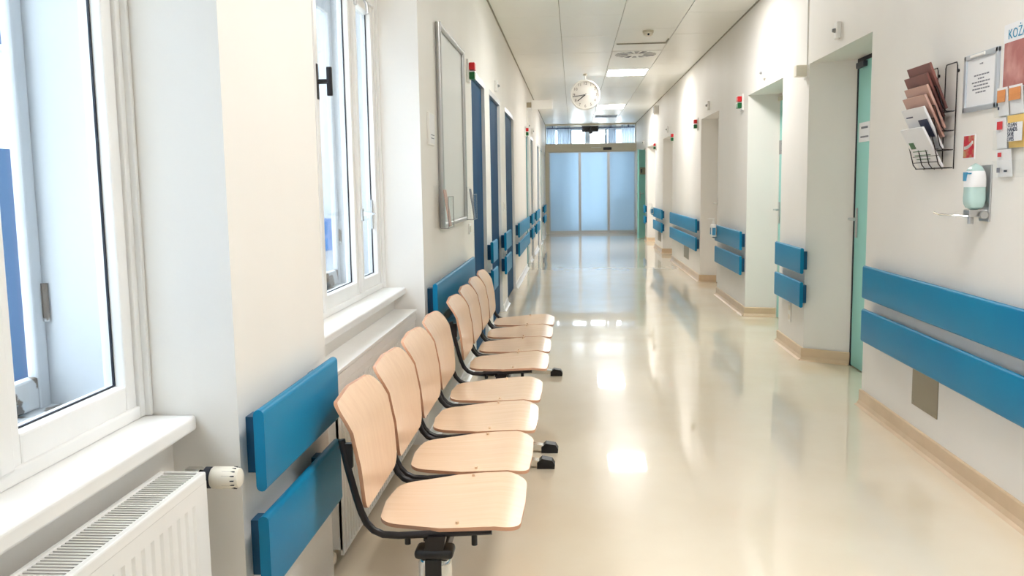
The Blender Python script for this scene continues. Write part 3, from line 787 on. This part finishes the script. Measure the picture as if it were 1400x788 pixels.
def sensor(side, y, z, label):
    wx = XL if side < 0 else XR; s = 1 if side < 0 else -1
    t = thing('wall_sensor', (wx, y, z-.05), label, 'sensor', 'small white sensors above the doors')
    obj('housing', B().box(wx, wx+s*.03, y-.035, y+.035, z-.055, z+.055, .006), white_m, t)
    obj('lens', B().cyl((wx+s*.028, y, z), (wx+s*.05, y, z), .017, 14, .011), grey_m, t)
sensor(-1, 9.2, 2.43, 'small white sensor on left wall above second dark blue door')
sensor(-1, 15.6, 2.45, 'small white sensor on left wall above the turquoise door')
sensor(-1, 17.2, 2.45, 'small white sensor on left wall above the fifth door')
sensor(1, 6.22, 2.41, 'small white sensor above the nearest right niche')
sensor(1, 8.55, 2.42, 'small white sensor above the second right niche')
sensor(1, 11.95, 2.42, 'small white sensor above the third right niche')
sensor(1, 17.0, 2.42, 'small white sensor above the fourth right niche')
sensor(1, 20.6, 2.45, 'small white sensor above the fifth right niche')
sensor(1, 22.7, 2.45, 'small white sensor above the open turquoise door')

# projecting sign
t = thing('projecting_sign', (XL, 15.5, 2.72), 'blank white sign box projecting from left wall above doors', 'sign')
obj('sign_box', B().box(-.715, -.355, 15.48, 15.56, 2.72, 2.875, .004), white_m, t)
obj('bracket', B().box(XL, -.715, 15.49, 15.55, 2.755, 2.84), steel_m, t)
obj('side_frame', B().box(-.368, -.35, 15.475, 15.565, 2.715, 2.88), trim_m, t)
obj('cable_duct', B().box(XL, XL+.012, 15.50, 15.53, 2.34, 2.755), white_m, t)

# hanging clock
ck = Vector((.199, 14.16, 2.815)); R = .235
t = thing('wall_clock', ck, 'round white clock hanging from ceiling pole over the corridor', 'clock')
TY = Matrix.Translation(ck) @ Matrix.Rotation(math.pi/2, 4, 'X')   # local z -> -Y
obj('rim', B().lathe([(R-.02, -.04), (R, -.036), (R, .02), (R-.008, .032), (R-.022, .034), (R-.024, .018), (.02, .017)], TY, 56), white_m, t, smooth=True)
obj('dial', B().lathe([(R-.026, .014), (R-.026, .020), (.01, .0205)], TY, 56), dial_m, t)
for h_ in range(1, 13):
    a = math.radians(90-30*h_); rr = .175
    text('numeral', str(h_), .062, ck+Vector((rr*math.cos(a), -.0215, rr*math.sin(a))), (1, 0, 0), (0, 0, 1), lgrey_m, t)
def hand(name, ang, ln, wd, m, dy, back=.02):
    d = Vector((math.cos(ang), 0, math.sin(ang))); n = Vector((-d.z, 0, d.x)); c = ck+Vector((0, dy, 0))
    q = B(); P = [c-d*back-n*wd, c-d*back+n*wd, c+d*ln+n*wd*.7, c+d*ln-n*wd*.7]
    lo = [q.bm.verts.new(p) for p in P]; hi = [q.bm.verts.new(p+Vector((0, -.002, 0))) for p in P]
    q.bm.faces.new(lo); q.bm.faces.new(hi)
    for j in range(4): q.bm.faces.new((lo[j], lo[(j+1) % 4], hi[(j+1) % 4], hi[j]))
    obj(name, q, m, t)
hand('hour_hand', math.radians(90-30*7.72), .155, .0085, black_m, -.024)
hand('minute_hand', math.radians(90-6*43.6), .20, .006, darkgrey_m, -.028)
hand('second_hand', math.radians(0), .06, .004, white_m, -.031, .0)
obj('pole', B().cyl((ck.x, ck.y, ck.z+R-.004), (ck.x, ck.y, ZC-.03), .009, 12), white_m, t)
obj('ceiling_mount', B().cyl((ck.x, ck.y, ZC-.03), (ck.x, ck.y, ZC), .03, 18), beige_m, t)

# ------------------------------------------------------------------ right wall fittings
t = thing('cable_duct', (XR, 7.03, 2.3), 'thin white vertical cable duct above the small square box', 'cable duct')
obj('duct', B().box(XR-.010, XR, 7.02, 7.045, 2.29, ZC), white_m, t)
t = thing('junction_box', (XR-.04, 7.06, 2.21), 'small square cream box projecting beside the nearest right niche', 'box')
obj('housing', B().box(XR-.085, XR-.004, 7.02, 7.10, 2.205, 2.29, .005), cream_m, t)
obj('wall_plate', B().box(XR-.006, XR, 7.0, 7.12, 2.19, 2.29), white_m, t)
t = thing('wall_speaker', (XR, 19.0, 2.9), 'small white loudspeaker high on the right wall near its far end', 'loudspeaker')
obj('housing', B().box(XR-.10, XR-.0, 18.9, 19.12, 2.86, 3.04, .01), white_m, t)
obj('grille', B().box(XR-.106, XR-.10, 18.92, 19.10, 2.88, 3.02), grey_m, t)
t = thing('power_socket', (XR, 7.40, .28), 'white power socket low on pier between first and second niches', 'socket')
obj('plate', B().box(XR-.010, XR, 7.36, 7.44, .24, .40, .003), white_m, t)
for z in (.28, .36): obj('outlet', B().cyl((XR-.010, 7.40, z), (XR-.013, 7.40, z), .024, 18), cream_m, t)
def plate(y0, y1, z0, z1, label):
    t = thing('steel_plate', (XR, (y0+y1)/2, z0), label, 'plate', 'steel plates under the wall guards')
    obj('cover', B().box(XR-.004, XR, y0, y1, z0, z1, .001, 1), steel_m, t)
    s = B()
    for y in (y0+.02, y1-.02): s.cyl((XR-.004, y, z0+.02), (XR-.006, y, z0+.02), .005, 8)
    obj('screw', s, steel_m, t)
plate(4.40, 4.73, .212, .47, 'brushed steel plate under the long guard in the right foreground')
plate(13.9, 14.5, .21, .45, 'distant steel plate under the longest far guard on the right')
plate(18.3, 18.9, .21, .45, 'farthest steel plate, under the guard between fourth and fifth niches')

# soap dispensers on guards
def soap(y, label):
    t = thing('soap_dispenser', (1.70, y, .72), label, 'dispenser')
    obj('bracket', B().box(1.69, 1.742, y-.045, y+.045, .735, .75).box(1.735, 1.742, y-.045, y+.045, .735, .86), chrome_m, t)
    bt = obj('bottle', B().box(1.668, 1.732, y-.042, y+.042, .75, .90, .014, 3), white_m, t, smooth=True)
    obj('bottle_label', B().box(1.665, 1.668, y-.03, y+.03, .78, .86).box(1.68, 1.72, y-.045, y-.042, .77, .86), bluep_m, bt)
    obj('pump', B().cyl((1.70, y, .90), (1.70, y, .935), .014, 12).cyl((1.70, y, .935), (1.70, y, .965), .006, 8).box(1.63, 1.712, y-.009, y+.009, .962, .976, .003), white_m, t)
soap(10.86, 'white pump soap bottle at the far end of the right guard')
soap(19.3, 'distant white pump soap bottle at the guard before the fifth niche')

# brochure rack
t = thing('brochure_rack', (1.76, 4.49, 1.44), 'black wire brochure rack full of booklets on the right wall', 'rack')
def loop(pts, r=.0028): return B().tube(pts, r, 6)
ya, yb = 4.32, 4.67
for p, q in ((ya, ya+.13), (yb-.13, yb)):
    obj('back_loop', loop([(1.792, p, 1.45), (1.792, p, 1.93), (1.792, p+.01, 1.945), (1.792, q-.01, 1.945), (1.792, q, 1.93), (1.792, q, 1.45)]), black_m, t)
    obj('hook', B().cyl((1.792, p, 1.905), (1.80, p, 1.905), .008, 8), black_m, t)
TI = [1.455, 1.54, 1.63, 1.72]
for k, z in enumerate(TI):
    xo = 1.70 + .004*k
    for p, q in ((ya+.02, ya+.13), (yb-.13, yb-.02)):
        h_ = .15 if k < 2 else .12
        obj('front_loop', loop([(1.79, p, z), (xo+.045, p, z), (xo+.03, p, z+.02), (xo, p, z+h_-.012), (xo, p+.012, z+h_), (xo, q-.012, z+h_), (xo, q, z+h_-.012), (xo+.03, q, z+.02), (xo+.045, q, z), (1.79, q, z)]), black_m, t)
    sh = B()
    for x in (1.75, 1.785): sh.cyl((x, ya, z), (x, yb, z), .0025, 6)
    for z2 in ((.03, .06, .09) if k == 0 else ()): sh.cyl((xo+.03-.0002*z2*1000*.2, ya+.02, z+z2), (xo+.03-.0002*z2*1000*.2, yb-.02, z+z2), .002, 6)
    obj('shelf_wires', sh, black_m, t)
BR = [(1.463, .19, paper_m, 'front white printed booklet at the bottom of the wire rack', .0), (1.55, .20, paper_m, 'second white booklet with blue print in the wire rack', .005),
      (1.605, .20, pink_m, 'skin toned booklet directly behind the white ones in rack', .0), (1.645, .205, pink_m, 'taller skin toned booklet in the middle of the rack', -.01),
      (1.70, .205, brown_m, 'brown red booklet, second from the top of rack', .005), (1.735, .215, brown_m, 'dark brown booklet at the top back of rack', -.02)]
for k, (z, hh, m, lb, dy) in enumerate(BR):
    xt, xb_ = 1.665+.003*k, 1.765
    zz = z+hh
    P = [(xb_, yb-.03+dy, z), (xb_, ya+.04+dy, z), (xt, ya+.04+dy, zz), (xt, yb-.03+dy, zz)]
    o = leaflet('brochure', P, .010, m, lb, 'booklets in the wire brochure rack')
    if k < 2:
        e = lambda u, v: Vector(P[0])*(1-u)*(1-v)+Vector(P[1])*u*(1-v)+Vector(P[2])*u*v+Vector(P[3])*(1-u)*v
        q = B()
        for (u0, u1, v0, v1) in (((.1, .32, .5, .66), (.1, .75, .42, .44), (.1, .8, .32, .34), (.1, .7, .22, .24)) if k == 0 else ((.55, .95, .3, .72), (.1, .4, .8, .83))):
            C = [e(u0, v0), e(u1, v0), e(u1, v1), e(u0, v1)]
            nn = (C[1]-C[0]).cross(C[3]-C[0]).normalized()
            if nn.x > 0: nn = -nn
            lo = [q.bm.verts.new(c_+nn*.0105) for c_ in C]; hi = [q.bm.verts.new(c_+nn*.0112) for c_ in C]
            q.bm.faces.new(lo); q.bm.faces.new(hi)
            for j in range(4): q.bm.faces.new((lo[j], lo[(j+1) % 4], hi[(j+1) % 4], hi[j]))
        obj('print', q, green_m if k == 0 else navy_m, o)

# snap frame with text
t = thing('framed_notice', (XR, 4.08, 1.70), 'silver snap frame holding a white text sheet, right of rack', 'frame')
fr = B(); y0, y1, z0, z1, wd = 3.915, 4.24, 1.70, 1.955, .024
fr.box(XR-.014, XR, y0, y1, z0, z0+wd, .004).box(XR-.014, XR, y0, y1, z1-wd, z1, .004).box(XR-.014, XR, y0, y0+wd, z0, z1, .004).box(XR-.014, XR, y1-wd, y1, z0, z1, .004)
obj('frame', fr, mat('silver snap profile', rgb(196, 202, 210), .3, metal=.5), t)
obj('sheet', B().box(XR-.006, XR, y0+wd, y1-wd, z0+wd, z1-wd), paper_m, t)
obj('clip', B().box(XR-.018, XR-.012, 4.03, 4.17, z1-.018, z1-.004, .002, 1), white_m, t)
pl = B()
for k, (zz, hw) in enumerate(((1.905, .015), (1.857, .075), (1.842, .03), (1.827, .085), (1.812, .07), (1.797, .085), (1.782, .05))):
    y = 4.08-hw
    while y < 4.08+hw-.004:
        ln = random.uniform(.012, .03); pl.box(XR-.0068, XR-.006, y, min(y+ln, 4.08+hw), zz-.003, zz+.003); y += ln+.006
obj('print', pl, greyt_m, t)

t = thing('wall_card', (XR, 4.18, 1.49), 'small card with red swirl picture above the gel dispenser', 'card')
obj('card', B().box(XR-.002, XR, 4.115, 4.24, 1.49, 1.602), paper_m, t)
obj('picture', B().box(XR-.003, XR-.002, 4.125, 4.232, 1.497, 1.596), card_m, t)
sw = B()
for k in range(8):
    a = k/8; sw.box(XR-.0036, XR-.003, 4.225-.085*a, 4.21-.085*a, 1.535+.03*a*a, 1.549+.03*a*a)
obj('swirl', sw, white_m, t)

# gel dispenser with elbow lever
dy, dx0 = 3.985, 1.735
t = thing('gel_dispenser', (XR, dy, 1.22), 'mint green hand gel pouch dispenser with metal elbow lever', 'dispenser')
obj('back_plate', B().box(XR-.008, XR, dy-.045, dy+.05, 1.215, 1.46, .002, 1), alu_m, t)
def pouch(z0, z1, grow=0., n=40, rows=14):
    q = B(); rings = []
    for k in range(rows+1):
        u = k/rows; z = z0+(z1-z0)*u; g_ = (z-1.262)/(1.468-1.262)
        wv = .050*(max(0, 1-abs(2*g_-1)**5))**.5*(.92+.08*math.cos(g_*9))+grow
        wd = .042*(max(0, 1-abs(2*g_-1)**4))**.5*(1.05-.35*g_)+grow
        rings.append([q.bm.verts.new((dx0+.012-max(wd, .002)*math.copysign(abs(math.cos(a_))**.6, math.cos(a_)), dy+max(wv, .002)*math.copysign(abs(math.sin(a_))**.6, math.sin(a_)), z)) for a_ in [2*math.pi*j/n for j in range(n)]])
    for A, C in zip(rings, rings[1:]):
        for j in range(n): q.bm.faces.new((A[j], A[(j+1) % n], C[(j+1) % n], C[j]))
    q.bm.faces.new(rings[0][::-1]); q.bm.faces.new(rings[-1])
    return q
obj('gel_pouch', pouch(1.262, 1.468), gel_m, t, smooth=True)
lb = pouch(1.365, 1.435, .0012)
lbo = obj('pouch_label', lb, paper_m, t, smooth=True)
obj('label_print', B().box(dx0-.026, dx0-.016, dy+.002, dy+.032, 1.392, 1.430), bluep_m, lbo)
obj('label_band', B().box(dx0-.024, dx0-.016, dy-.032, dy+.0, 1.421, 1.427), cyan_m, lbo)
obj('pump_head', B().box(dx0-.02, XR-.004, dy-.03, dy+.03, 1.235, 1.268, .004).cyl((dx0, dy, 1.205), (dx0, dy, 1.245), .012, 14), alu_m, t)
obj('elbow_lever', B().tube([(dx0-.01, dy+.02, 1.238), (dx0-.06, dy+.035, 1.243), (dx0-.115, dy+.05, 1.248), (dx0-.135, dy+.058, 1.256)], .0045, 8).tube([(dx0-.01, dy-.02, 1.238), (dx0-.06, dy, 1.242), (dx0-.115, dy+.045, 1.247)], .004, 8), chrome_m, t, smooth=True)
obj('hinge_knob', B().cyl((XR-.03, dy-.055, 1.245), (XR-.03, dy-.04, 1.245), .016, 14), alu_m, t)

# leaflet wall display at right edge
t = thing('leaflet_display', (XR, 3.66, 1.41), 'clear acrylic leaflet display on right wall at the frame edge', 'leaflet display')
obj('back_panel', B().box(XR-.004, XR, 3.40, 3.89, 1.42, 1.99, .001, 1), clear_m, t)
ROWS = [(1.655, 1.74), (1.52, 1.60), (1.405, 1.475)]
for z0, z1 in ROWS: obj('pocket', B().box(XR-.030, XR-.027, 3.40, 3.89, z0, z1).box(XR-.03, XR-.003, 3.40, 3.89, z0, z0+.003).box(XR-.03, XR-.003, 3.887, 3.89, z0, z1), clear_m, t)
def flat_leaf(y0, y1, z0, z1, m, label, x=XR-.010, lean=.012):
    o = leaflet('leaflet', [(x-.0, y1, z0), (x-.0, y0, z0), (x-lean, y0, z1), (x-lean, y1, z1)], .002, m, label, 'leaflets in the acrylic wall display')
    return o
def patch(o, y0, y1, z0, z1, m, name='print', x=XR-.026):
    obj(name, B().box(x, x+.001, y0, y1, z0, z1), m, o)
ps = tag(obj('poster', B().box(XR-.010, XR-.007, 3.42, 3.875, 1.765, 2.03), paper_m), 'poster headed in blue letters above a dusty red picture', 'poster')
obj('picture', B().box(XR-.0115, XR-.010, 3.44, 3.865, 1.77, 1.955), poster_m, ps)
text('heading', 'KOŻA', .055, (XR-.0115, 3.838, 1.985), (0, -1, 0), (0, 0, 1), cyan_m, ps, 'LEFT')
o = flat_leaf(3.80, 3.885, 1.66, 1.775, paper_m, 'white leaflet with orange top, leftmost in the upper display row'); patch(o, 3.81, 3.878, 1.715, 1.765, orange_m)
patch(o, 3.855, 3.868, 1.685, 1.697, navy_m, 'dot')
o = flat_leaf(3.68, 3.785, 1.66, 1.775, paper_m, 'white leaflet with orange top, second in the upper display row'); patch(o, 3.685, 3.778, 1.715, 1.765, orange_m)
o = flat_leaf(3.80, 3.885, 1.525, 1.65, paper_m, 'white leaflet with red block, leftmost in the middle display row'); patch(o, 3.822, 3.868, 1.603, 1.636, redp_m)
o = flat_leaf(3.65, 3.785, 1.525, 1.655, yellow_m, 'yellow clean hands leaflet in the middle display row'); patch(o, 3.655, 3.78, 1.55, 1.625, paper_m)
for k, wd in enumerate(('CLEAN', 'HANDS', 'SAVE', 'LIVES')):
    text('lettering', wd, .024, (XR-.0275, 3.772, 1.616-.019*k), (0, -1, 0), (0, 0, 1), navy_m, o, 'LEFT')
o = flat_leaf(3.745, 3.868, 1.408, 1.52, paper_m, 'white leaflet with small red block, in the lowest display row'); patch(o, 3.82, 3.85, 1.49, 1.508, redp_m)
patch(o, 3.825, 3.852, 1.425, 1.445, greyt_m, 'emblem'); patch(o, 3.765, 3.79, 1.427, 1.435, darkgrey_m, 'emblem')

# ------------------------------------------------------------------ outside the windows
structure('ground', B().box(-60, -1.284, -20, 60, -3.2, -3.1), ground_m, 'pale asphalt yard outside the windows', 'ground')
t = thing('building_wing', (-9, 17, -3.1), 'pale rendered building wing seen through the left windows', 'building')
obj('wall', B().box(-20, -2.2, 16, 20, -3.1, 5.2), facade_m, t)
w0 = None
for k, x in enumerate((-3.6, -5.6, -8.1, -9.9, -11.8, -13.6)):
    for z in (.3, 3.0):
        f = obj('window', B().box(x-.65, x+.65, 15.93, 16.02, z, z+1.7), white_m, t)
        obj('pane', B().box(x-.58, x+.58, 15.915, 15.93, z+.07, z+1.63), fwin_m, f)
t = thing('opposite_building', (-9, 0, -3.1), 'pale rendered building standing across the yard, outside far left window', 'building')  # added block that shades the near windows from open sky
obj('wall', B().box(-16, -8, -14, 13, -3.1, 9.5), facade_m, t)
for y in (-9.5, -6, -2.5, 1, 4.5, 8, 11.9):
    for z, hh in ((-1.9, 4.0), (3.4, 1.9), (6.6, 1.9)):
        f = obj('window', B().box(-8.02, -7.93, y-.85, y+.85, z, z+hh), white_m, t)
        obj('pane', B().box(-7.93, -7.915, y-.78, y+.78, z+.07, z+hh-.07), fwin_m, f)
tag(obj('blue_panel', B().box(-5.0, -4.1, 15.6, 15.72, .29, .87, .02).box(-4.9, -4.82, 15.70, 16.01, .5, .58).box(-4.3, -4.22, 15.70, 16.01, .5, .58), fblue_m), 'small blue panel fixed to the building wing, seen through second window', 'panel')
print('objects', len(SC.objects))
